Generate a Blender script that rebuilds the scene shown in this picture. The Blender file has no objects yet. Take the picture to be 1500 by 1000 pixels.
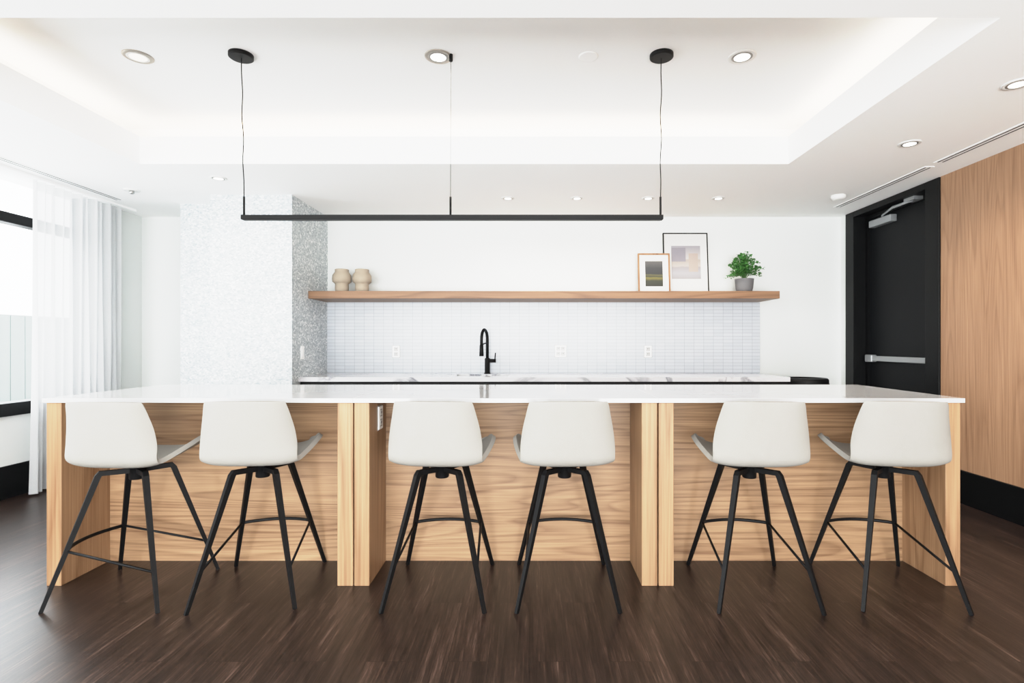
import bpy, bmesh, math, random
from mathutils import Vector, Matrix
random.seed(7)
S = bpy.context.scene
VS = S.view_settings
VS.view_transform = 'Standard'
VS.look = 'None'
VS.exposure = 0.0
# photographic tone curve (exposure gain + soft highlight shoulder)
GAIN = 2.85
VS.use_curve_mapping = True
cmap = VS.curve_mapping
WL = 8.0/GAIN
cmap.white_level = (WL, WL, WL)
cmap.extend = 'HORIZONTAL'
cv = cmap.curves[3]
TP = [(0, 0), (0.15, 0.15), (0.3, 0.3), (0.45, 0.45), (0.6, 0.595), (0.8, 0.742), (1.0, 0.82), (1.4, 0.88), (2.0, 0.918), (3.0, 0.95), (5, 0.98), (8.0, 1.0)]
cv.points[0].location = (0, 0); cv.points[1].location = (1, 1)
for x, y in TP[1:-1]:
    cv.points.new(x/8, y)
for p in cv.points:
    p.handle_type = 'VECTOR' if p.location[0] < 0.06 else 'AUTO'
cmap.update()

# ------------------------------------------------------------ materials
def srgb(r, g, b):
    f = lambda c: (c/255/12.92) if c/255 <= 0.04045 else ((c/255+0.055)/1.055)**2.4
    return (f(r), f(g), f(b), 1)

def new_mat(name):
    m = bpy.data.materials.new(name); m.use_nodes = True
    nt = m.node_tree
    return m, nt, nt.nodes['Principled BSDF']

def plain(name, col, rough=0.5, metal=0.0, bump=0.0, bscale=200, spec=0.5):
    m, nt, b = new_mat(name)
    b.inputs['Roughness'].default_value = rough
    b.inputs['Metallic'].default_value = metal
    b.inputs['Specular IOR Level'].default_value = spec
    N = nt.nodes; L = nt.links
    g = N.new('ShaderNodeNewGeometry')
    n = N.new('ShaderNodeTexNoise'); n.inputs['Scale'].default_value = bscale
    L.new(g.outputs['Position'], n.inputs['Vector'])
    mx = N.new('ShaderNodeMix'); mx.data_type = 'RGBA'
    mx.inputs['A'].default_value = tuple(c*0.96 for c in col[:3])+(1,)
    mx.inputs['B'].default_value = col
    L.new(n.outputs['Fac'], mx.inputs['Factor'])
    L.new(mx.outputs['Result'], b.inputs['Base Color'])
    if bump:
        bp = N.new('ShaderNodeBump'); bp.inputs['Strength'].default_value = bump
        bp.inputs['Distance'].default_value = 0.002
        L.new(n.outputs['Fac'], bp.inputs['Height']); L.new(bp.outputs['Normal'], b.inputs['Normal'])
    return m

def mathn(N, op, a=None, b=None):
    n = N.new('ShaderNodeMath'); n.operation = op
    if b is not None: n.inputs[1].default_value = b
    return n

def wood(name, light, dark, axis='Z', rings=14, stretch=0.12, across=2.2, fibre=90, rough=0.45, seed=0.0, contrast=0.5, fib=0.7):
    """grain along axis; contour rings from stretched noise give cathedral figure"""
    m, nt, b = new_mat(name); N = nt.nodes; L = nt.links
    g = N.new('ShaderNodeNewGeometry')
    def mapped(along, acr):
        mp = N.new('ShaderNodeMapping')
        sc = [acr, acr, acr]; sc['XYZ'.index(axis)] = along
        mp.inputs['Scale'].default_value = sc
        mp.inputs['Location'].default_value = (seed, seed*1.7, seed*0.6)
        L.new(g.outputs['Position'], mp.inputs['Vector']); return mp
    mp = mapped(across*stretch, across)
    n1 = N.new('ShaderNodeTexNoise'); n1.inputs['Scale'].default_value = 1.0
    n1.inputs['Detail'].default_value = 1.5; n1.inputs['Roughness'].default_value = 0.4
    n1.inputs['Distortion'].default_value = 0.3
    L.new(mp.outputs['Vector'], n1.inputs['Vector'])
    mul = mathn(N, 'MULTIPLY', b=rings); L.new(n1.outputs['Fac'], mul.inputs[0])
    fr = mathn(N, 'FRACT'); L.new(mul.outputs[0], fr.inputs[0])
    cr = N.new('ShaderNodeValToRGB')
    e = cr.color_ramp.elements
    e[0].position = 0; e[0].color = (0.2, 0.2, 0.2, 1)
    e[1].position = 1; e[1].color = (0.3, 0.3, 0.3, 1)
    x = e.new(0.3); x.color = (0.72, 0.72, 0.72, 1)
    x = e.new(0.8); x.color = (0.9, 0.9, 0.9, 1)
    L.new(fr.outputs[0], cr.inputs['Fac'])
    mp2 = mapped(fibre*0.02, fibre)
    n2 = N.new('ShaderNodeTexNoise'); n2.inputs['Scale'].default_value = 1.0
    n2.inputs['Detail'].default_value = 4; n2.inputs['Roughness'].default_value = 0.6
    L.new(mp2.outputs['Vector'], n2.inputs['Vector'])
    mp3 = mapped(0.5, 5)
    n3 = N.new('ShaderNodeTexNoise'); n3.inputs['Scale'].default_value = 1.0
    L.new(mp3.outputs['Vector'], n3.inputs['Vector'])
    s1 = mathn(N, 'MULTIPLY', b=contrast); L.new(cr.outputs['Color'], s1.inputs[0])
    s2 = mathn(N, 'MULTIPLY', b=fib); L.new(n2.outputs['Fac'], s2.inputs[0])
    s3 = mathn(N, 'MULTIPLY', b=0.45); L.new(n3.outputs['Fac'], s3.inputs[0])
    a1 = mathn(N, 'ADD'); L.new(s1.outputs[0], a1.inputs[0]); L.new(s2.outputs[0], a1.inputs[1])
    a2 = mathn(N, 'ADD'); L.new(a1.outputs[0], a2.inputs[0]); L.new(s3.outputs[0], a2.inputs[1])
    mr = N.new('ShaderNodeMapRange')
    mid = contrast*0.65+fib*0.5+0.225
    mr.inputs['From Min'].default_value = mid-0.36; mr.inputs['From Max'].default_value = mid+0.30
    L.new(a2.outputs[0], mr.inputs['Value'])
    mx = N.new('ShaderNodeMix'); mx.data_type = 'RGBA'
    mx.inputs['A'].default_value = dark; mx.inputs['B'].default_value = light
    L.new(mr.outputs['Result'], mx.inputs['Factor'])
    L.new(mx.outputs['Result'], b.inputs['Base Color'])
    b.inputs['Roughness'].default_value = rough
    b.inputs['Specular IOR Level'].default_value = 0.35
    return m

def floor_mat():
    m, nt, b = new_mat('floor_dark_vinyl_plank'); N = nt.nodes; L = nt.links
    g = N.new('ShaderNodeNewGeometry')
    sp = N.new('ShaderNodeSeparateXYZ'); L.new(g.outputs['Position'], sp.inputs[0])
    cb = N.new('ShaderNodeCombineXYZ'); L.new(sp.outputs['Y'], cb.inputs['X']); L.new(sp.outputs['X'], cb.inputs['Y'])
    br = N.new('ShaderNodeTexBrick'); br.offset = 0.37
    br.inputs['Scale'].default_value = 1.0; br.inputs['Brick Width'].default_value = 1.22
    br.inputs['Row Height'].default_value = 0.152; br.inputs['Mortar Size'].default_value = 0.0012
    br.inputs['Mortar Smooth'].default_value = 0.3
    br.inputs['Color1'].default_value = (0, 0, 0, 1); br.inputs['Color2'].default_value = (1, 1, 1, 1)
    br.inputs['Mortar'].default_value = (0.2, 0.2, 0.2, 1)
    L.new(cb.outputs[0], br.inputs['Vector'])
    off = N.new('ShaderNodeVectorMath'); off.operation = 'MULTIPLY_ADD'
    L.new(br.outputs['Color'], off.inputs[0]); off.inputs[1].default_value = (7, 13, 3)
    L.new(g.outputs['Position'], off.inputs[2])
    def noise(sx, sy, det, dist=0.5):
        mp = N.new('ShaderNodeMapping'); mp.inputs['Scale'].default_value = (sx, sy, 1)
        L.new(off.outputs[0], mp.inputs['Vector'])
        n = N.new('ShaderNodeTexNoise'); n.inputs['Scale'].default_value = 1; n.inputs['Detail'].default_value = det
        n.inputs['Roughness'].default_value = 0.72; n.inputs['Distortion'].default_value = dist
        L.new(mp.outputs[0], n.inputs['Vector']); return n
    n1 = noise(24, 1.4, 7, 0.2); n2 = noise(120, 5.0, 6, 0.2)
    ad = N.new('ShaderNodeMath'); ad.operation = 'ADD'
    L.new(n1.outputs['Fac'], ad.inputs[0]); L.new(n2.outputs['Fac'], ad.inputs[1])
    s3 = N.new('ShaderNodeMath'); s3.operation = 'MULTIPLY_ADD'
    L.new(br.outputs['Color'], s3.inputs[0]); s3.inputs[1].default_value = 0.05; L.new(ad.outputs[0], s3.inputs[2])
    cr = N.new('ShaderNodeValToRGB'); e = cr.color_ramp.elements
    mr = N.new('ShaderNodeMapRange'); mr.inputs['From Min'].default_value = 0.80; mr.inputs['From Max'].default_value = 1.30
    L.new(s3.outputs[0], mr.inputs['Value']); L.new(mr.outputs['Result'], cr.inputs['Fac'])
    e[0].position = 0.0; e[0].color = srgb(17, 12, 10)
    e[1].position = 1.0; e[1].color = srgb(88, 70, 62)
    x = e.new(0.45); x.color = srgb(38, 28, 24)
    x = e.new(0.7); x.color = srgb(55, 41, 35)
    mm = N.new('ShaderNodeMix'); mm.data_type = 'RGBA'
    L.new(br.outputs['Fac'], mm.inputs['Factor']); L.new(cr.outputs['Color'], mm.inputs['A'])
    mm.inputs['B'].default_value = srgb(16, 12, 10)
    L.new(mm.outputs['Result'], b.inputs['Base Color'])
    b.inputs['Roughness'].default_value = 0.34
    b.inputs['Specular IOR Level'].default_value = 0.36
    bp = N.new('ShaderNodeBump'); bp.inputs['Strength'].default_value = 0.12; bp.inputs['Distance'].default_value = 0.003
    L.new(ad.outputs[0], bp.inputs['Height']); L.new(bp.outputs['Normal'], b.inputs['Normal'])
    return m

def marble(name, base, vein, scale=1.2, amount=0.6, rough=0.08, width=0.03):
    m, nt, b = new_mat(name); N = nt.nodes; L = nt.links
    g = N.new('ShaderNodeNewGeometry')
    mp = N.new('ShaderNodeMapping'); mp.inputs['Scale'].default_value = (0.6, 1.3, 1); mp.inputs['Rotation'].default_value = (0, 0, 0.35)
    L.new(g.outputs['Position'], mp.inputs['Vector'])
    n = N.new('ShaderNodeTexNoise'); n.inputs['Scale'].default_value = scale; n.inputs['Detail'].default_value = 9
    n.inputs['Distortion'].default_value = 1.1; n.inputs['Roughness'].default_value = 0.55
    L.new(mp.outputs[0], n.inputs['Vector'])
    a = mathn(N, 'SUBTRACT', b=0.5); L.new(n.outputs['Fac'], a.inputs[0])
    ab = mathn(N, 'ABSOLUTE'); L.new(a.outputs[0], ab.inputs[0])
    mr = N.new('ShaderNodeMapRange'); mr.inputs['From Min'].default_value = 0; mr.inputs['From Max'].default_value = width
    mr.inputs['To Min'].default_value = amount; mr.inputs['To Max'].default_value = 0
    L.new(ab.outputs[0], mr.inputs['Value'])
    n2 = N.new('ShaderNodeTexNoise'); n2.inputs['Scale'].default_value = 1.7; L.new(g.outputs['Position'], n2.inputs['Vector'])
    mr2 = N.new('ShaderNodeMapRange'); mr2.inputs['From Min'].default_value = 0.4; mr2.inputs['From Max'].default_value = 0.62
    L.new(n2.outputs['Fac'], mr2.inputs['Value'])
    mu = mathn(N, 'MULTIPLY'); L.new(mr.outputs[0], mu.inputs[0]); L.new(mr2.outputs[0], mu.inputs[1])
    mx = N.new('ShaderNodeMix'); mx.data_type = 'RGBA'
    mx.inputs['A'].default_value = base; mx.inputs['B'].default_value = vein
    L.new(mu.outputs[0], mx.inputs['Factor']); L.new(mx.outputs['Result'], b.inputs['Base Color'])
    b.inputs['Roughness'].default_value = rough
    return m

def mosaic():
    m, nt, b = new_mat('white_pearl_mosaic'); N = nt.nodes; L = nt.links
    g = N.new('ShaderNodeNewGeometry')
    mp = N.new('ShaderNodeMapping'); mp.inputs['Scale'].default_value = (58, 58, 90)
    L.new(g.outputs['Position'], mp.inputs['Vector'])
    v = N.new('ShaderNodeTexVoronoi'); v.inputs['Scale'].default_value = 1; v.distance = 'CHEBYCHEV'
    v.inputs['Randomness'].default_value = 0.7
    L.new(mp.outputs[0], v.inputs['Vector'])
    cr = N.new('ShaderNodeValToRGB'); e = cr.color_ramp.elements
    e[0].position = 0.0; e[0].color = srgb(148, 159, 165)
    e[1].position = 1.0; e[1].color = srgb(236, 238, 239)
    x = e.new(0.3); x.color = srgb(178, 186, 190)
    x = e.new(0.75); x.color = srgb(196, 202, 204)
    sp = N.new('ShaderNodeSeparateColor'); L.new(v.outputs['Color'], sp.inputs[0])
    L.new(sp.outputs[0], cr.inputs['Fac']); L.new(cr.outputs['Color'], b.inputs['Base Color'])
    b.inputs['Roughness'].default_value = 0.4
    b.inputs['Specular IOR Level'].default_value = 0.4
    return m

def tilemat():
    m, nt, b = new_mat('white_stacked_tile'); N = nt.nodes; L = nt.links
    g = N.new('ShaderNodeNewGeometry')
    sp = N.new('ShaderNodeSeparateXYZ'); L.new(g.outputs['Position'], sp.inputs[0])
    cb = N.new('ShaderNodeCombineXYZ'); L.new(sp.outputs['X'], cb.inputs['X']); L.new(sp.outputs['Z'], cb.inputs['Y'])
    br = N.new('ShaderNodeTexBrick'); br.offset = 0.0; br.squash = 1.0
    br.inputs['Scale'].default_value = 1.0; br.inputs['Brick Width'].default_value = 0.10
    br.inputs['Row Height'].default_value = 0.034; br.inputs['Mortar Size'].default_value = 0.0018
    br.inputs['Mortar Smooth'].default_value = 0.2
    br.inputs['Color1'].default_value = srgb(184, 190, 197); br.inputs['Color2'].default_value = srgb(191, 196, 203)
    br.inputs['Mortar'].default_value = srgb(146, 150, 157)
    L.new(cb.outputs[0], br.inputs['Vector']); L.new(br.outputs['Color'], b.inputs['Base Color'])
    b.inputs['Roughness'].default_value = 0.3
    return m

def sheer():
    m = bpy.data.materials.new('sheer_fabric'); m.use_nodes = True
    nt = m.node_tree; N = nt.nodes; L = nt.links
    N.remove(N['Principled BSDF']); out = N['Material Output']
    d = N.new('ShaderNodeBsdfDiffuse'); d.inputs['Color'].default_value = (0.74, 0.75, 0.76, 1)
    t = N.new('ShaderNodeBsdfTranslucent'); t.inputs['Color'].default_value = (0.46, 0.47, 0.48, 1)
    tr = N.new('ShaderNodeBsdfTransparent')
    g = N.new('ShaderNodeNewGeometry'); w = N.new('ShaderNodeTexNoise'); w.inputs['Scale'].default_value = 160
    L.new(g.outputs['Position'], w.inputs['Vector'])
    mr = N.new('ShaderNodeMapRange'); mr.inputs['To Min'].default_value = 0.12; mr.inputs['To Max'].default_value = 0.25
    L.new(w.outputs['Fac'], mr.inputs['Value'])
    a = N.new('ShaderNodeMixShader'); a.inputs[0].default_value = 0.45
    L.new(d.outputs[0], a.inputs[1]); L.new(t.outputs[0], a.inputs[2])
    c = N.new('ShaderNodeMixShader'); L.new(mr.outputs[0], c.inputs[0])
    L.new(a.outputs[0], c.inputs[1]); L.new(tr.outputs[0], c.inputs[2])
    L.new(c.outputs[0], out.inputs['Surface'])
    return m

def emit(name, col, s):
    m = bpy.data.materials.new(name); m.use_nodes = True; N = m.node_tree.nodes
    N.remove(N['Principled BSDF']); e = N.new('ShaderNodeEmission')
    e.inputs['Color'].default_value = col; e.inputs['Strength'].default_value = s
    m.node_tree.links.new(e.outputs[0], N['Material Output'].inputs['Surface']); return m

def glassmat():
    m = bpy.data.materials.new('window_glass'); m.use_nodes = True; nt = m.node_tree; N = nt.nodes
    N.remove(N['Principled BSDF'])
    t = N.new('ShaderNodeBsdfTransparent'); t.inputs[0].default_value = (0.98, 0.99, 0.99, 1)
    g = N.new('ShaderNodeBsdfGlossy'); g.inputs['Roughness'].default_value = 0.02
    mx = N.new('ShaderNodeMixShader'); mx.inputs[0].default_value = 0.05
    nt.links.new(t.outputs[0], mx.inputs[1]); nt.links.new(g.outputs[0], mx.inputs[2])
    nt.links.new(mx.outputs[0], N['Material Output'].inputs['Surface']); return m

WHITE = plain('white_wall_paint', srgb(220, 223, 221), 0.6, bump=0.05)
CEIL = plain('ceiling_paint', srgb(253, 253, 252), 0.8)
BLACK = plain('matte_black_metal', srgb(8, 8, 9), 0.55, 0.0, spec=0.2)
BLACKP = plain('black_paint', srgb(4, 5, 6), 0.5, spec=0.2)
DOORB = plain('black_door_paint', srgb(7, 9, 12), 0.55, spec=0.2)
STEEL = plain('brushed_steel', srgb(190, 190, 190), 0.3, 1.0)
SILVER = plain('silver_paint', srgb(145, 148, 150), 0.35, 0.3)
PLAST = plain('white_plastic', srgb(235, 235, 233), 0.35)
OUTL = plain('outlet_plastic', srgb(252, 252, 251), 0.3)
OUTS = plain('outlet_socket_face', srgb(205, 205, 204), 0.35)
SLOT = plain('dark_slot', srgb(45, 45, 47), 0.7)
LEATH = plain('offwhite_leather', srgb(145, 142, 136), 0.8, bump=0.25, bscale=300, spec=0.2)
OAKV = wood('oak_vertical', srgb(164, 130, 98), srgb(116, 83, 56), 'Z', rings=12, stretch=0.07, across=3.6, seed=3, contrast=0.45, fib=0.95)
OAKH = wood('oak_horizontal', srgb(165, 133, 101), srgb(108, 78, 54), 'X', rings=22, stretch=0.07, across=4.0, fibre=100, seed=9, contrast=0.42, fib=0.95)
OAKW = wood('oak_wall_veneer', srgb(165, 130, 101), srgb(126, 93, 69), 'Z', rings=14, stretch=0.06, across=5.0, fibre=120, seed=5, contrast=0.35, fib=0.95)
OAKS = wood('oak_shelf', srgb(140, 108, 82), srgb(102, 74, 54), 'X', rings=10, stretch=0.1, across=4, seed=2)
OAKF = wood('oak_frame', srgb(150, 114, 82), srgb(114, 79, 52), 'Z', rings=8, stretch=0.1, across=6, seed=1)
FLOOR = floor_mat()
QUARTZ = marble('white_quartz', srgb(194, 194, 194), srgb(140, 138, 137), 0.9, 0.45, 0.07, 0.02)
MARB = marble('white_marble', srgb(212, 212, 215), srgb(84, 88, 100), 1.3, 0.8, 0.12, 0.025)
MOS = mosaic(); TILE = tilemat(); SHEER = sheer(); GLASS = glassmat()
WARM = emit('lamp_glow_warm', (1, 0.84, 0.62, 1), 1.2)
WARM2 = emit('lamp_glow_soft', (1, 0.95, 0.85, 1), 2.5)

# ------------------------------------------------------------ helpers
COL = S.collection
def empty(name, loc=(0, 0, 0)):
    o = bpy.data.objects.new(name, None); o.location = loc; o.empty_display_size = 0.1
    COL.objects.link(o); return o

def finish(bm, name, mats, parent=None, smooth=False, recenter=True):
    bmesh.ops.recalc_face_normals(bm, faces=bm.faces)
    me = bpy.data.meshes.new(name)
    c = Vector((0, 0, 0))
    if recenter and parent is None:
        xs = [v.co for v in bm.verts]
        c = Vector(((min(v.x for v in xs)+max(v.x for v in xs))/2, (min(v.y for v in xs)+max(v.y for v in xs))/2, min(v.z for v in xs)))
        bmesh.ops.translate(bm, verts=bm.verts, vec=-c)
    if parent is not None:
        bmesh.ops.translate(bm, verts=bm.verts, vec=-parent.location)
    bm.to_mesh(me); bm.free()
    for mt in (mats if isinstance(mats, (list, tuple)) else [mats]): me.materials.append(mt)
    if smooth:
        for p in me.polygons: p.use_smooth = True
    o = bpy.data.objects.new(name, me); o.location = c; COL.objects.link(o)
    if parent is not None: o.parent = parent
    return o

def add_box(bm, x0, x1, y0, y1, z0, z1, mi=0, bev=0.0, segs=2):
    r = bmesh.ops.create_cube(bm, size=1)
    vs = r['verts']
    for v in vs:
        v.co = Vector(((x0+x1)/2+v.co.x*(x1-x0), (y0+y1)/2+v.co.y*(y1-y0), (z0+z1)/2+v.co.z*(z1-z0)))
    fs = set(f for v in vs for f in v.link_faces)
    if bev > 0:
        es = list(set(e for v in vs for e in v.link_edges))
        rr = bmesh.ops.bevel(bm, geom=es, offset=bev, segments=segs, affect='EDGES', profile=0.5)
        fs = set(rr['faces']) | set(f for v in rr['verts'] for f in v.link_faces)
    for f in fs: f.material_index = mi

def box(name, x0, x1, y0, y1, z0, z1, mat, parent=None, bev=0.0):
    bm = bmesh.new(); add_box(bm, x0, x1, y0, y1, z0, z1, 0, bev)
    return finish(bm, name, mat, parent)

def add_tube(bm, pts, rad, n=8, mi=0, cap=True, phase=0.0):
    pts = [Vector(p) for p in pts]
    if not isinstance(rad, (list, tuple)): rad = [rad]*len(pts)
    rings = []
    up = None
    for i, p in enumerate(pts):
        if i == 0: d = pts[1]-pts[0]
        elif i == len(pts)-1: d = pts[-1]-pts[-2]
        else: d = (pts[i+1]-pts[i]).normalized()+(pts[i]-pts[i-1]).normalized()
        d.normalize()
        if up is None:
            up = Vector((0, 0, 1)) if abs(d.z) < 0.9 else Vector((0, 1, 0))
        a = (up-d*up.dot(d)).normalized(); b = d.cross(a); up = a
        ring = []
        for k in range(n):
            t = 2*math.pi*k/n+phase
            ring.append(bm.verts.new(p+a*math.cos(t)*rad[i]+b*math.sin(t)*rad[i]))
        rings.append(ring)
    for i in range(len(rings)-1):
        for k in range(n):
            f = bm.faces.new((rings[i][k], rings[i][(k+1) % n], rings[i+1][(k+1) % n], rings[i+1][k])); f.material_index = mi
            f.smooth = n > 5
    if cap:
        f = bm.faces.new(rings[0][::-1]); f.material_index = mi
        f = bm.faces.new(rings[-1]); f.material_index = mi

def add_lathe(bm, prof, c, n=32, mi=0, smooth=True):
    rings = []
    for r, z in prof:
        rings.append([bm.verts.new((c[0]+r*math.cos(2*math.pi*k/n), c[1]+r*math.sin(2*math.pi*k/n), c[2]+z)) for k in range(n)])
    for i in range(len(rings)-1):
        for k in range(n):
            f = bm.faces.new((rings[i][k], rings[i][(k+1) % n], rings[i+1][(k+1) % n], rings[i+1][k])); f.material_index = mi; f.smooth = smooth
    f = bm.faces.new(rings[0][::-1]); f.material_index = mi
    f = bm.faces.new(rings[-1]); f.material_index = mi

# ------------------------------------------------------------ room
XL, XR, YB, YF, ZC = -4.0, 3.22, 5.5, -2.6, 2.49
box('floor', XL-0.2, XR+0.2, YF-0.2, YB+0.2, -0.06, 0, FLOOR)
TX0, TX1, TY0, TY1, TZ = -2.83, 1.885, 2.13, 3.87, 2.83
bm = bmesh.new()
Z1 = ZC+0.04
add_box(bm, XL-0.2, XR+0.2, YF-0.2, TY0, ZC, Z1)
add_box(bm, XL-0.2, XR+0.2, TY1, YB+0.2, ZC, Z1)
add_box(bm, XL-0.2, TX0, TY0, TY1, ZC, Z1)
add_box(bm, TX1, XR+0.2, TY0, TY1, ZC, Z1)
FT = 2.69
add_box(bm, TX0-0.02, TX1+0.02, TY1, TY1+0.02, Z1, FT)
add_box(bm, TX0-0.02, TX1+0.02, TY0-0.02, TY0, Z1, FT)
add_box(bm, TX0-0.02, TX0, TY0, TY1, Z1, FT)
add_box(bm, TX1, TX1+0.02, TY0, TY1, Z1, FT)
P = 0.22
add_box(bm, TX0-P-0.02, TX1+P+0.02, TY0-P-0.02, TY1+P+0.02, TZ, TZ+0.04)
add_box(bm, TX0-P-0.02, TX1+P+0.02, TY1+P, TY1+P+0.02, ZC+0.01, TZ+0.01)
add_box(bm, TX0-P-0.02, TX1+P+0.02, TY0-P-0.02, TY0-P, ZC+0.01, TZ+0.01)
add_box(bm, TX0-P-0.02, TX0-P, TY0-P, TY1+P, ZC+0.01, TZ+0.01)
add_box(bm, TX1+P, TX1+P+0.02, TY0-P, TY1+P, ZC+0.01, TZ+0.01)
finish(bm, 'ceiling', CEIL)

box('wall_back', XL-0.2, XR+0.3, YB, YB+0.15, 0, ZC, WHITE)
WY0, WY1, WZ0 = 0.2, 4.85, 0.63
bm = bmesh.new()
add_box(bm, XL-0.18, XL, YF, YB, 0, WZ0)
add_box(bm, XL-0.18, XL, YF, WY0, WZ0, ZC)
add_box(bm, XL-0.18, XL, WY1, YB, WZ0, ZC)
finish(bm, 'wall_left', WHITE)
w = empty('window_1', (XL-0.09, 2.5, WZ0))
box('sill_frame', XL-0.12, XL+0.035, WY0, WY1, WZ0, WZ0+0.10, BLACKP, w, 0.004)
box('transom', XL-0.12, XL-0.02, WY0, WY1, 2.12, 2.20, BLACKP, w, 0.003)
for i, yy in enumerate((WY0, 1.7, 3.2, WY1-0.06)):
    box('mullion_%d' % (i+1), XL-0.12, XL-0.02, yy, yy+0.06, WZ0+0.1, ZC-0.002, BLACKP, w, 0.003)
box('pane', XL-0.075, XL-0.068, WY0, WY1, WZ0+0.08, ZC-0.002, GLASS, w)
box('baseboard_left', XL, XL+0.018, YF, YB, 0, 0.25, BLACKP, None, 0.003)
bm = bmesh.new()
add_box(bm, XL-0.18, XR+0.18, YF-0.15, YF, 0, 0.3)
add_box(bm, XL-0.18, -3.4, YF-0.15, YF, 0.3, ZC)
add_box(bm, 2.7, XR+0.18, YF-0.15, YF, 0.3, ZC)
add_box(bm, -3.4, 2.7, YF-0.15, YF, 2.4, ZC)
finish(bm, 'wall_front', WHITE)
w2 = empty('window_2', (0, YF-0.1, 0.3))
for i, xx in enumerate((-3.4, -1.9, -0.38, 1.14, 2.64)):
    box('mullion_%d' % (i+1), xx, xx+0.06, YF-0.12, YF-0.05, 0.3, 2.4, BLACKP, w2)
box('pane', -3.4, 2.7, YF-0.09, YF-0.085, 0.3, 2.4, GLASS, w2)
box('rail', -3.4, 2.7, YF-0.12, YF-0.05, 0.3, 0.36, BLACKP, w2)
bm = bmesh.new()
add_box(bm, XR, XR+0.2, YF, 4.165, 0, ZC, 0)
finish(bm, 'wall_right', OAKW)
bm = bmesh.new()
for yy in (2.95, 1.73, 0.51):
    add_box(bm, XR-0.0008, XR+0.001, yy, yy+0.004, 0.25, ZC)
finish(bm, 'trim_1', plain('veneer_joint', srgb(110, 74, 50), 0.6))
box('baseboard_right', XR-0.018, XR, YF, 4.165, 0, 0.245, BLACKP, None, 0.003)
box('wall_right_return', XR, XR+0.2, 5.405, YB, 0, ZC, WHITE)
# door
d = empty('door_1', (3.3, 4.8, 0))
bm = bmesh.new()
add_box(bm, XR-0.012, XR+0.18, 4.167, 4.315, 0, ZC-0.002, 0, 0.003)
add_box(bm, XR-0.012, XR+0.18, 5.27, 5.40, 0, ZC-0.002, 0, 0.003)
add_box(bm, XR-0.012, XR+0.18, 4.315, 5.27, 2.435, ZC-0.002, 0, 0.003)
add_box(bm, XR+0.11, XR+0.13, 5.235, 5.27, 0, 2.435, 0)
add_box(bm, XR+0.11, XR+0.13, 4.315, 5.235, 2.40, 2.435, 0)
finish(bm, 'casing', BLACKP, d)
box('leaf', XR+0.13, XR+0.175, 4.316, 5.268, 0.008, 2.434, DOORB, d, 0.002)
bm = bmesh.new()
add_box(bm, XR+0.085, XR+0.115, 4.33, 5.22, 1.015, 1.065, 0, 0.006)
add_box(bm, XR+0.075, XR+0.131, 5.13, 5.23, 1.005, 1.075, 0, 0.008)
add_box(bm, XR+0.075, XR+0.131, 4.32, 4.38, 1.005, 1.075, 0, 0.008)
finish(bm, 'push_bar', SILVER, d)
bm = bmesh.new()
add_box(bm, XR+0.07, XR+0.131, 4.85, 5.16, 2.30, 2.365, 0, 0.006)
add_tube(bm, [(XR+0.1, 5.0, 2.36), (XR+0.1, 5.0, 2.39), (XR+0.02, 4.75, 2.395), (XR+0.06, 4.55, 2.41)], 0.011, 6)
add_tube(bm, [(XR+0.1, 4.62, 2.425), (XR+0.02, 4.75, 2.40)], 0.011, 6)
add_box(bm, XR+0.03, XR+0.11, 4.5, 4.62, 2.405, 2.434, 0)
finish(bm, 'door_closer', SILVER, d)

bm = bmesh.new()
add_box(bm, -2.80, -2.08, 4.67, YB, 0, ZC)
add_box(bm, -3.26, -2.80, 4.98, YB, 0, ZC)
finish(bm, 'wall_mosaic_column', MOS)
box('wall_backsplash_tile', -2.08, 2.38, YB-0.012, YB, 0.88, 1.61, TILE)

def slot(name, xc, y0, y1):
    bm = bmesh.new()
    add_box(bm, xc-0.035, xc+0.035, y0, y1, ZC-0.004, ZC-0.0002, 0)
    add_box(bm, xc-0.022, xc-0.012, y0+0.02, y1-0.02, ZC-0.0055, ZC-0.001, 1)
    add_box(bm, xc+0.012, xc+0.022, y0+0.02, y1-0.02, ZC-0.0055, ZC-0.001, 1)
    finish(bm, name, [CEIL, SLOT])
slot('linear_air_diffuser', -3.72, 1.5, 4.85)
slot('linear_air_diffuser', 2.95, 3.92, 5.1)
slot('linear_air_diffuser', 2.95, 1.5, 3.84)

def downlight(x, y, z, mat, r=0.075, power=5, col=(1, .93, .84), trim=PLAST):
    bm = bmesh.new()
    add_lathe(bm, [(r*0.66, -0.002), (r*0.7, -0.006), (r*0.95, -0.006), (r, -0.003), (r, -0.0003)], (x, y, z), 32, 0)
    add_lathe(bm, [(r*0.74, -0.0065), (r*0.7, -0.0068), (r*0.6, -0.0066), (r*0.56, -0.0066)], (x, y, z), 32, 1)
    add_lathe(bm, [(r*0.56, -0.0072), (r*0.2, -0.0085)], (x, y, z), 24, 2)
    finish(bm, 'recessed_downlight', [trim[0], trim[1], mat])
    l = bpy.data.lights.new('downlight_lamp', 'SPOT'); l.energy = power; l.color = col; l.spot_size = 2.7; l.spot_blend = 1.0
    l.shadow_soft_size = 0.05
    o = bpy.data.objects.new('downlight_lamp', l); o.location = (x, y, z-0.05); COL.objects.link(o)
TRIMG = plain('satin_nickel_trim', srgb(170, 164, 156), 0.4, 0.4)
TRIMW = plain('grey_white_trim', srgb(225, 224, 222), 0.5)
TRIMD = plain('reflector_grey', srgb(150, 148, 145), 0.4, 0.4)
for x, m_, t_ in ((-2.24, WARM, (TRIMG, TRIMW)), (-0.52, WARM2, (TRIMG, TRIMD)), (1.22, WARM2, (TRIMW, TRIMD))):
    downlight(x, 3.05, TZ, m_, 0.078, 8, trim=t_)
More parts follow.
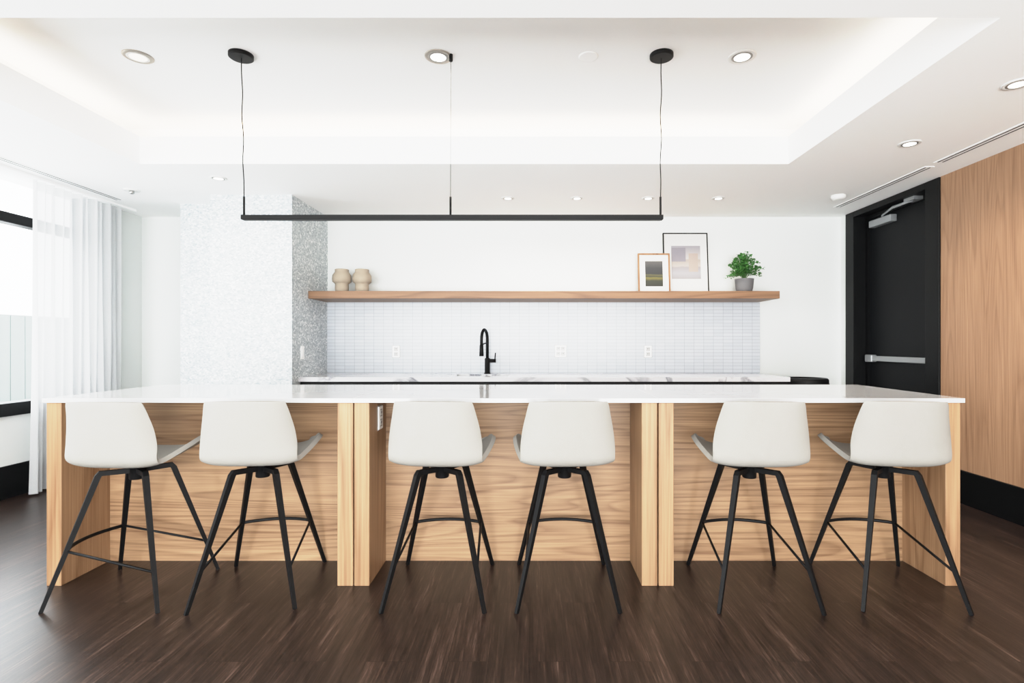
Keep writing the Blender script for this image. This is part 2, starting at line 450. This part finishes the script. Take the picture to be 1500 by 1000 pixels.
for x, y, pw, r_ in ((-2.45, 4.2, 6, .062), (-0.19, 4.78, 13, .056), (0.43, 4.78, 13, .056), (1.07, 4.78, 13, .056), (1.70, 4.78, 13, .056), (2.48, 3.47, 16, .066), (2.45, 2.67, 16, .066)):
    downlight(x, y, ZC, WARM2, r_, pw, trim=(TRIMW, TRIMD))
bm = bmesh.new(); r = 0.06
add_lathe(bm, [(r*0.5, -0.04), (r*0.8, -0.035), (r, -0.02), (r, -0.0003)], (2.73, 4.7, ZC), 28)
finish(bm, 'smoke_detector', PLAST)
bm = bmesh.new()
add_lathe(bm, [(0.05, -0.006), (0.055, -0.004), (0.056, -0.0003)], (0.34, 3.05, TZ), 32)
finish(bm, 'ceiling_cover_plate', CEIL)
bm = bmesh.new()
add_lathe(bm, [(0.03, -0.008), (0.06, -0.006), (0.062, -0.0003)], (-3.38, 4.53, ZC), 28, 0)
add_lathe(bm, [(0.012, -0.035), (0.02, -0.03), (0.02, -0.006)], (-3.38, 4.53, ZC), 16, 1)
finish(bm, 'fire_sprinkler', [PLAST, STEEL])

def area(name, loc, rot, sx, sy, e, col):
    l = bpy.data.lights.new(name, 'AREA'); l.shape = 'RECTANGLE'; l.size = sx; l.size_y = sy; l.energy = e; l.color = col
    o = bpy.data.objects.new(name, l); o.location = loc; o.rotation_euler = rot; COL.objects.link(o); return o
cw = (1, 0.76, 0.54); zc = 2.54; UP = (math.pi, 0, 0)
lx = TX1-TX0; ly = TY1-TY0; cx = (TX0+TX1)/2; cy = (TY0+TY1)/2
area('cove_led_1', (cx, TY1+0.11, zc), UP, lx, 0.16, 3.6, cw)
area('cove_led_2', (cx, TY0-0.11, zc), UP, lx, 0.16, 3.6, cw)
area('cove_led_3', (TX0-0.11, cy, zc), UP, 0.16, ly, 2.0, cw)
area('cove_led_4', (TX1+0.11, cy, zc), UP, 0.16, ly, 2.0, cw)

# curtain
bm = bmesh.new()
ny, nz = 240, 14
y0, y1 = 4.13, 5.02
grid = []
for i in range(ny+1):
    u = i/ny; y = y0+(y1-y0)*u; col = []
    for k in range(nz+1):
        z = 0.02+(ZC-0.03-0.02)*k/nz
        a = 0.036*(1-0.35*k/nz)
        x = -3.86+a*math.sin(u*2*math.pi*11+0.5*math.sin(u*9)) + 0.012*math.sin(u*37+z*0.8)
        yy = y+0.012*math.sin(u*2*math.pi*7+z*1.1)*(1-k/nz)-0.08*(1-u)*0.3*(1-k/nz)
        col.append(bm.verts.new((x, yy, z)))
    grid.append(col)
for i in range(ny):
    for k in range(nz):
        bm.faces.new((grid[i][k], grid[i+1][k], grid[i+1][k+1], grid[i][k+1]))
finish(bm, 'sheer_curtain', SHEER, None, True)
box('curtain_track', -3.885, -3.835, 1.0, 5.2, ZC-0.018, ZC-0.001, CEIL)

# outside
box('outdoor_ground', -30, XL-0.3, -20, 30, -0.35, -0.3, plain('outdoor_concrete', srgb(190, 190, 186), 0.9))
bm = bmesh.new()
for i in range(70):
    yy = -2+i*0.2
    add_box(bm, -6.65, -6.62, yy, yy+0.192, -0.3, 1.55)
add_box(bm, -6.7, -6.66, -2, 12, 1.35, 1.43); add_box(bm, -6.7, -6.66, -2, 12, 0.1, 0.18)
add_box(bm, -6.66, -6.655, -2, 12, -0.3, 1.5)
finish(bm, 'outdoor_fence', plain('fence_paint', srgb(108, 115, 112), 0.7))

# ------------------------------------------------------------ island
isl = empty('kitchen_island', (-0.12, 3.0, 0))
SZ0, SZ1 = 0.898, 0.92
D1, DB = 2.607, 2.91
mods = [(-2.363, -2.29, -0.939, -0.862), (-0.856, -0.782, 0.5515, 0.628), (0.635, 0.7085, 2.039, 2.112)]
for i, (a, b_, c_, e_) in enumerate(mods):
    box('end_panel_%d' % (2*i+1), a, b_, D1, 3.42, 0, SZ0, OAKV, isl, 0.0025)
    box('end_panel_%d' % (2*i+2), c_, e_, D1, 3.42, 0, SZ0, OAKV, isl, 0.0025)
    box('knee_panel_%d' % (i+1), b_, c_, DB, DB+0.02, 0, SZ0, OAKH, isl)
    box('cabinet_body_%d' % (i+1), b_, c_, DB+0.02, 3.40, 0.08, SZ0, OAKH, isl)
tops = [(-2.372, -0.859), (-0.8585, 0.6313), (0.6318, 2.124)]
for i, (a, b_) in enumerate(tops):
    box('countertop_%d' % (i+1), a, b_, 2.592, 3.45, SZ0, SZ1, QUARTZ, isl, 0.002)

def outlet(name, c, axis, w=0.075, h=0.12, double=False):
    bm = bmesh.new()
    if double: w = 0.115
    add_box(bm, -w/2-0.004, w/2+0.004, -0.003, 0, -h/2-0.004, h/2+0.004, 2)
    add_box(bm, -w/2, w/2, -0.008, 0, -h/2, h/2, 0, 0.003)
    for cx_ in ((-0.024, 0.024) if double else (0,)):
        for zz in (-0.026, 0.026):
            add_box(bm, cx_-0.019, cx_+0.019, -0.0088, 0, zz-0.019, zz+0.019, 2)
            add_box(bm, cx_-0.015, cx_+0.015, -0.010, 0, zz-0.014, zz+0.014, 3, 0.002)
            add_box(bm, cx_-0.009, cx_-0.004, -0.0105, 0, zz-0.004, zz+0.009, 1)
            add_box(bm, cx_+0.004, cx_+0.009, -0.0105, 0, zz-0.004, zz+0.009, 1)
    o = finish(bm, name, [OUTL, SLOT, TRIMD, OUTS], None, recenter=False)
    o.location = c
    if axis == '+X': o.rotation_euler = (0, 0, math.pi/2)
    return o
outlet('wall_outlet', (-0.7815, 2.785, 0.80), '+X')
outlet('wall_outlet', (-1.37, YB-0.012, 1.10), '-Y')
outlet('wall_outlet', (0.325, YB-0.012, 1.105), '-Y', double=True)
outlet('wall_outlet', (1.225, YB-0.012, 1.10), '-Y')
bm = bmesh.new()
add_box(bm, -0.035, 0.035, -0.006, 0, -0.06, 0.06, 0, 0.003); add_box(bm, -0.016, 0.016, -0.009, 0, -0.033, 0.033, 0, 0.003)
o = finish(bm, 'light_switch', OUTL, None, recenter=False); o.location = (-2.08, 4.88, 1.10); o.rotation_euler = (0, 0, math.pi/2)

# ------------------------------------------------------------ back counter
bc = empty('back_counter', (0.13, 5.1, 0))
CF, CT = 4.8, 0.88
sx0, sx1, sy0, sy1 = -0.70, -0.19, 4.98, 5.28
bm = bmesh.new()
add_box(bm, -2.079, sx0, CF, YB-0.012, CT-0.04, CT)
add_box(bm, sx1, 2.355, CF, YB-0.012, CT-0.04, CT)
add_box(bm, sx0, sx1, CF, sy0, CT-0.04, CT)
add_box(bm, sx0, sx1, sy1, YB-0.012, CT-0.04, CT)
finish(bm, 'worktop', MARB, bc)
bm = bmesh.new()
add_box(bm, sx0-0.01, sx0, sy0, sy1, CT-0.22, CT-0.012); add_box(bm, sx1, sx1+0.01, sy0, sy1, CT-0.22, CT-0.012)
add_box(bm, sx0-0.01, sx1+0.01, sy0-0.01, sy0, CT-0.22, CT-0.041); add_box(bm, sx0-0.01, sx1+0.01, sy1, sy1+0.01, CT-0.22, CT-0.041)
add_box(bm, sx0-0.01, sx1+0.01, sy0-0.01, sy1+0.01, CT-0.23, CT-0.22)
finish(bm, 'sink', STEEL, bc)
bm = bmesh.new()
add_box(bm, -2.075, sx0-0.02, CF+0.03, YB-0.02, 0.1, CT-0.041)
add_box(bm, sx1+0.02, 2.34, CF+0.03, YB-0.02, 0.1, CT-0.041)
add_box(bm, sx0-0.02, sx1+0.02, CF+0.03, YB-0.02, 0.1, CT-0.25)
add_box(bm, sx0-0.02, sx1+0.02, CF+0.03, sy0-0.02, CT-0.25, CT-0.041)
add_box(bm, -2.07, 2.33, CF+0.08, YB-0.02, 0, 0.1)
finish(bm, 'base_cabinet', BLACKP, bc)
for i in range(7):
    a = -2.07+i*0.63
    box('cabinet_door_%d' % (i+1), a+0.002, a+0.626, CF+0.008, CF+0.03, 0.11, CT-0.06, BLACKP, bc, 0.002)

# faucet
bm = bmesh.new()
fx, fy = -0.42, 5.36
add_lathe(bm, [(0.032, 0), (0.032, 0.008), (0.026, 0.012), (0.026, 0.15), (0.019, 0.16)], (fx, fy, CT), 24)
pts = [(fx, fy, CT+0.15), (fx, fy, CT+0.34)]
R = 0.10
for i in range(1, 13):
    t = math.pi*i/12
    r = R*(1-math.cos(t))
    pts.append((fx-0.21*r, fy-0.94*r, CT+0.34+R*math.sin(t)))
pts.append((pts[-1][0], pts[-1][1], CT+0.26))
add_tube(bm, pts, 0.015, 12)
e = pts[-1]
add_tube(bm, [(e[0], e[1], CT+0.29), (e[0], e[1], CT+0.18)], [0.018, 0.022], 14)
add_tube(bm, [(fx, fy, CT+0.31), (fx-0.03, fy-0.1, CT+0.30), (e[0], e[1], CT+0.27)], 0.006, 8)
add_tube(bm, [(fx, fy, CT+0.13), (fx+0.085, fy, CT+0.13)], 0.018, 12)
add_tube(bm, [(fx+0.075, fy, CT+0.13), (fx+0.082, fy-0.01, CT+0.21)], 0.006, 8)
finish(bm, 'kitchen_faucet', BLACK)

# trash can
bm = bmesh.new()
add_lathe(bm, [(0.16, 0), (0.175, 0.02), (0.19, 0.78), (0.2, 0.80), (0.2, 0.845), (0.19, 0.86), (0.15, 0.862), (0.14, 0.83), (0.13, 0.80)], (2.60, 5.02, 0), 40)
add_lathe(bm, [(0.201, 0.79), (0.2045, 0.795), (0.2045, 0.81), (0.201, 0.815)], (2.60, 5.02, 0), 40)
finish(bm, 'trash_can', BLACK)

box('floating_wall_shelf', -2.079, 2.36, 5.01, YB-0.0125, 1.6075, 1.678, OAKS, None, 0.003)
SH = 1.678

STONE = plain('beige_stoneware', srgb(166, 154, 138), 0.85, bump=0.6, bscale=60)
def vase(x, y, s, rz, n):
    bm = bmesh.new()
    prof = [(0.052, 0), (0.060, 0.004), (0.064, 0.05), (0.062, 0.085), (0.070, 0.095), (0.086, 0.105), (0.090, 0.135), (0.086, 0.17), (0.072, 0.19),
            (0.064, 0.20), (0.064, 0.215), (0.066, 0.225), (0.060, 0.228), (0.052, 0.22), (0.045, 0.16), (0.045, 0.10)]
    add_lathe(bm, [(r*s, z*s) for r, z in prof], (0, 0, 0), n, 0, True)
    o = finish(bm, 'stoneware_vase', STONE, None, recenter=False); o.location = (x, y, SH); o.rotation_euler[2] = rz
vase(-1.835, 5.22, 1.02, 0.3, 12)
vase(-1.650, 5.26, 1.04, 0.9, 14)

def abstract(name, bands, axis=2):
    m, nt, b = new_mat(name); N = nt.nodes; L = nt.links
    tc = N.new('ShaderNodeTexCoord'); nz_ = N.new('ShaderNodeTexNoise'); nz_.inputs['Scale'].default_value = 14
    L.new(tc.outputs['Object'], nz_.inputs['Vector'])
    sp = N.new('ShaderNodeSeparateXYZ'); L.new(tc.outputs['Generated'], sp.inputs[0])
    ad = N.new('ShaderNodeMath'); ad.operation = 'MULTIPLY_ADD'; ad.inputs[1].default_value = 0.06
    L.new(nz_.outputs['Fac'], ad.inputs[0]); L.new(sp.outputs[axis], ad.inputs[2])
    cr = N.new('ShaderNodeValToRGB'); e = cr.color_ramp.elements
    e[0].position, e[0].color = bands[0][0], bands[0][1]
    e[1].position, e[1].color = bands[-1][0], bands[-1][1]
    for p, c in bands[1:-1]:
        x = e.new(p); x.color = c
    L.new(ad.outputs[0], cr.inputs['Fac']); L.new(cr.outputs['Color'], b.inputs['Base Color'])
    b.inputs['Roughness'].default_value = 0.5; return m
ART1 = abstract('art_landscape', [(0, srgb(24, 26, 20)), (0.25, srgb(36, 40, 26)), (0.36, srgb(96, 90, 38)), (0.42, srgb(36, 38, 26)), (0.47, srgb(78, 76, 43)), (0.52, srgb(30, 32, 34)), (0.75, srgb(41, 43, 46)), (1.0, srgb(76, 75, 74))])
ART2 = abstract('art_pastel', [(0, srgb(136, 134, 136)), (0.2, srgb(150, 149, 154)), (0.38, srgb(142, 138, 141)), (0.42, srgb(166, 157, 152)), (0.6, srgb(152, 143, 137)), (0.64, srgb(166, 162, 161)), (1, srgb(142, 140, 146))])
ART3 = plain('art_blush', srgb(160, 146, 139), 0.6, bscale=20)
ART4 = plain('art_grey_lilac', srgb(130, 127, 135), 0.6, bscale=20)
PAPER = plain('mat_paper', srgb(208, 207, 204), 0.8)
def frame(name, x0, x1, h, ybot, lean, fw, fmat, arts):
    root = empty(name, ((x0+x1)/2, ybot, SH+0.001))
    w_ = (x1-x0)/2; t = 0.02
    bm = bmesh.new()
    add_box(bm, -w_, -w_+fw, 0, t, 0, h, 0, 0.001); add_box(bm, w_-fw, w_, 0, t, 0, h, 0, 0.001)
    add_box(bm, -w_+fw, w_-fw, 0, t, 0, fw, 0, 0.001); add_box(bm, -w_+fw, w_-fw, 0, t, h-fw, h, 0, 0.001)
    def put(bm, n, m):
        me = bpy.data.meshes.new(n); bm.to_mesh(me); bm.free(); me.materials.append(m)
        o = bpy.data.objects.new(n, me); COL.objects.link(o); o.parent = root
    put(bm, 'frame_border', fmat)
    bm = bmesh.new(); add_box(bm, -w_+fw, w_-fw, 0.008, t-0.001, fw, h-fw); put(bm, 'mat_board', PAPER)
    for i, (a, b_, c_, d_, m_) in enumerate(arts):
        q = 0.0065-0.0004*i
        bm = bmesh.new(); add_box(bm, a, b_, q, 0.008, c_, d_); put(bm, 'print_%d' % (i+1), m_)
    root.rotation_euler[0] = -lean
frame('picture_frame', 1.376, 1.835, 0.645, 5.418, 0.09, 0.010, BLACKP,
      [(-0.146, 0.152, 0.165, 0.51, ART2), (-0.146, 0.0, 0.345, 0.49, ART4), (0.03, 0.125, 0.24, 0.43, ART3)])
frame('picture_frame', 1.097, 1.42, 0.418, 5.335, 0.10, 0.016, OAKF, [(-0.088, 0.088, 0.08, 0.338, ART1)])

# plant
plant = empty('potted_plant', (2.11, 5.22, SH))
bm = bmesh.new()
add_lathe(bm, [(0.062, 0), (0.068, 0.004), (0.080, 0.045), (0.088, 0.13), (0.090, 0.137), (0.082, 0.137), (0.078, 0.115), (0.01, 0.115)], (2.11, 5.22, SH), 32)
finish(bm, 'pot', plain('grey_concrete_pot', srgb(102, 102, 104), 0.8, bump=0.2, bscale=90), plant)
bm = bmesh.new(); bl = bmesh.new()
base = Vector((2.11, 5.22, SH+0.115))
for s in range(54):
    a = random.uniform(0, 2*math.pi); el = random.uniform(0.05, 1.5)
    dirv = Vector((math.cos(a)*math.cos(el), math.sin(a)*math.cos(el), math.sin(el)))
    rr = Vector((0.165, 0.14, 0.26))
    tip = base+Vector((dirv.x*rr.x, dirv.y*rr.y, 0.025+dirv.z*rr.z*random.uniform(0.8, 1)))
    midp = base+Vector((dirv.x*0.04, dirv.y*0.04, 0.05+0.4*dirv.z*rr.z))
    add_tube(bm, [base, midp, tip], 0.0022, 5)
    for j in range(13):
        t = j/12
        p = midp.lerp(tip, t)+Vector([random.uniform(-.014, .014) for _ in range(3)])
        la = random.uniform(0, 6.28); up_ = random.uniform(-0.2, 0.9)
        d_ = Vector((math.cos(la), math.sin(la), up_)).normalized()
        side = d_.cross(Vector((random.uniform(-.4, .4), random.uniform(-.4, .4), 1))).normalized()
        nrm = side.cross(d_)
        Ln = random.uniform(0.028, 0.044); Wd = Ln*0.38
        vs = []
        for q, wq, hq in ((0, 0, 0), (0.3, 0.85, .004), (0.62, 1, .005), (0.88, 0.6, .002), (1, 0, -0.003)):
            vs.append((p+d_*Ln*q+nrm*hq, wq))
        left = [bl.verts.new(c+side*Wd*w_+nrm*0.003*w_) for c, w_ in vs[1:4]]
        right = [bl.verts.new(c-side*Wd*w_+nrm*0.003*w_) for c, w_ in vs[1:4]]
        mid = [bl.verts.new(c) for c, _ in vs]
        for hh in (left, right):
            bl.faces.new((mid[0], mid[1], hh[0])); bl.faces.new((mid[1], mid[2], hh[1], hh[0]))
            bl.faces.new((mid[2], mid[3], hh[2], hh[1])); bl.faces.new((mid[3], mid[4], hh[2]))
finish(bm, 'stems', plain('green_stem', srgb(60, 95, 44), 0.6), plant)
finish(bl, 'leaves', wood('leaf_green', srgb(88, 142, 72), srgb(36, 82, 40), 'Z', rings=3, across=30, fibre=60, rough=0.4), plant, False)

# ------------------------------------------------------------ pendant
PD = 3.03
pen = empty('linear_pendant_light', (-0.436, PD, 1.905))
bm = bmesh.new()
add_box(bm, -1.632, 0.760, PD-0.02, PD+0.02, 1.889, 1.915, 0, 0.002)
for xx in (-1.622, -0.447, 0.748):
    add_tube(bm, [(xx, PD, 1.912), (xx, PD, 2.02)], 0.006, 10)
finish(bm, 'bar', BLACK, pen)
box('diffuser', -1.62, 0.748, PD-0.012, PD+0.012, 1.886, 1.8895, plain('unlit_diffuser', srgb(22, 22, 22), 0.5), pen)
bm = bmesh.new()
def wire(x0, x1):
    n = 24; pts = []
    for i in range(n+1):
        t = i/n
        pts.append((x0+(x1-x0)*t+0.004*math.sin(t*19)*math.sin(t*math.pi), PD, 2.01+(TZ-2.01)*t))
    add_tube(bm, pts, 0.0028, 6)
wire(-1.622, -1.637); wire(0.748, 0.752)
add_tube(bm, [(-0.447, PD, 2.01), (-0.445, PD, TZ)], 0.0015, 6)
finish(bm, 'cables', BLACK, pen)
bm = bmesh.new()
for xx in (-1.639, 0.754):
    add_lathe(bm, [(0.060, -0.022), (0.066, -0.018), (0.066, 0)], (xx, PD, TZ), 32)
add_lathe(bm, [(0.008, -0.04), (0.011, -0.035), (0.011, 0)], (-0.445, PD, TZ), 16)
finish(bm, 'canopies', BLACK, pen)

# ------------------------------------------------------------ bar stools
def catmull(P, t):
    n = len(P)-1; f = t*n; i = min(int(f), n-1); u = f-i
    p0 = P[max(i-1, 0)]; p1 = P[i]; p2 = P[i+1]; p3 = P[min(i+2, n)]
    return [0.5*((2*b)+(-a+c)*u+(2*a-5*b+4*c-d)*u*u+(-a+3*b-3*c+d)*u**3) for a, b, c, d in zip(p0, p1, p2, p3)]
#        y     z     halfw  lipz  fwd
PROF = [(.205, .645, .175, .042, -.035),
        (.175, .652, .222, .062, -.015),
        (.110, .648, .242, .068, 0.0),
        (.030, .639, .240, .056, 0.0),
        (-.050, .631, .228, .038, 0.0),
        (-.130, .627, .214, .022, .01),
        (-.172, .650, .213, .016, .028),
        (-.186, .715, .211, .010, .044),
        (-.197, .790, .201, .006, .048),
        (-.206, .860, .187, .002, .042),
        (-.212, .908, .177, -.001, .034),
        (-.213, .927, .169, -.004, .030)]
def make_shell_mesh():
    bm = bmesh.new(); nt_, ns = 44, 24; g = []
    for i in range(nt_+1):
        y, z, w_, lip, fw = catmull(PROF, i/nt_)
        row = []
        for k in range(ns+1):
            s = -1+2*k/ns; a = abs(s)
            sx = math.sin(s*math.pi/2*0.92)/math.sin(math.pi/2*0.92)*0.45+s*0.55
            row.append(bm.verts.new((w_*sx, y+fw*a**2.8, z+lip*a**3.0)))
        g.append(row)
    for i in range(nt_):
        for k in range(ns):
            bm.faces.new((g[i][k], g[i][k+1], g[i+1][k+1], g[i+1][k])).smooth = True
    bmesh.ops.recalc_face_normals(bm, faces=bm.faces)
    me = bpy.data.meshes.new('shell'); bm.to_mesh(me); bm.free(); me.materials.append(LEATH)
    return me
SHELL = make_shell_mesh()
def stool(x, y, rbase, rseat):
    root = empty('bar_stool', (x, y, 0))
    o = bpy.data.objects.new('seat_shell', SHELL); COL.objects.link(o); o.parent = root; o.rotation_euler[2] = rseat
    md = o.modifiers.new('sol', 'SOLIDIFY'); md.thickness = 0.022; md.offset = 0.0
    md.use_rim = True
    bv = o.modifiers.new('bev', 'BEVEL'); bv.width = 0.007; bv.segments = 3; bv.limit_method = 'ANGLE'; bv.angle_limit = math.radians(50)
    def addm(bm, n, m, rz):
        bmesh.ops.recalc_face_normals(bm, faces=bm.faces)
        me = bpy.data.meshes.new(n); bm.to_mesh(me); bm.free(); me.materials.append(m)
        q = bpy.data.objects.new(n, me); COL.objects.link(q); q.parent = root; q.rotation_euler[2] = rz; return q
    bm = bmesh.new()
    add_lathe(bm, [(0.030, 0.535), (0.033, 0.54), (0.033, 0.605), (0.05, 0.608), (0.05, 0.622)], (0, 0, 0), 24)
    add_box(bm, -0.09, 0.09, -0.08, 0.08, 0.611, 0.621, 0, 0.003)
    addm(bm, 'swivel_hub', BLACK, rseat)
    hx, hy = 0.228, 0.258; zb = 0.582; fb = 0.42
    corners = [(-1, -1), (1, -1), (1, 1), (-1, 1)]
    for i, (sx, sy) in enumerate(corners):
        bm = bmesh.new()
        pts = [(sx*0.02, sy*0.022, 0.578), (sx*hx*fb*0.96, sy*hy*fb*0.96, zb), (sx*hx*fb*1.03, sy*hy*fb*1.03, zb-0.014), (sx*hx, sy*hy, 0.0)]
        add_tube(bm, pts, [0.016, 0.017, 0.0175, 0.0105], 4, phase=math.pi/4)
        addm(bm, 'leg_%d' % (i+1), BLACK, rbase)
    def legpt(sx, sy, z):
        t = 1-z/(zb-0.014); f = fb*1.03+(1-fb*1.03)*t
        return Vector((sx*hx*f, sy*hy*f, z))
    bm = bmesh.new()
    a = legpt(-1, 1, 0.25); b_ = legpt(1, 1, 0.25); pts = []
    for i in range(13):
        t = i/12; p = a.lerp(b_, t); p.y += 0.05*math.sin(math.pi*t)**0.8; pts.append(p)
    add_tube(bm, pts, 0.0085, 8)
    add_tube(bm, [a, legpt(-1, -1, 0.165)], 0.006, 8)
    add_tube(bm, [b_, legpt(1, -1, 0.165)], 0.006, 8)
    addm(bm, 'footrest', BLACK, rbase)
rd = math.radians
stool(-1.893, 2.572, rd(90), rd(-3))
stool(-1.305, 2.61, rd(7), rd(4))
stool(-0.424, 2.600, rd(0), rd(-3))
stool(0.173, 2.600, rd(0), rd(2))
stool(1.072, 2.592, rd(-2), rd(-3))
stool(1.725, 2.600, rd(-4), rd(-6))

# ------------------------------------------------------------ light
Wd = bpy.data.worlds.new('World'); S.world = Wd; Wd.use_nodes = True
bg = Wd.node_tree.nodes['Background']; bg.inputs[0].default_value = (0.94, 0.97, 1.0, 1); bg.inputs[1].default_value = 2.5
area('added_front_fill', (-0.35, YF-0.3, 1.0), (math.pi/2+math.radians(27), 0, 0), 6.0, 1.8, 255, (1, 0.99, 0.98))  # added fill lamp behind the camera, tilted up to brighten room and ceiling
area('daylight_left_window', (XL-0.5, 2.5, 1.5), (0, -math.pi/2-math.radians(10), 0), 1.8, 4.6, 55, (0.96, 0.98, 1))

# ------------------------------------------------------------ camera
cam = bpy.data.cameras.new('camera'); co = bpy.data.objects.new('camera', cam); COL.objects.link(co)
co.location = (0, 0, 1.19); co.rotation_euler = (math.pi/2, 0, 0)
cam.sensor_width = 36; cam.lens = 780/1500*36; cam.shift_x = -25/1500; cam.shift_y = 2/1500
cam.clip_start = 0.05
S.camera = co
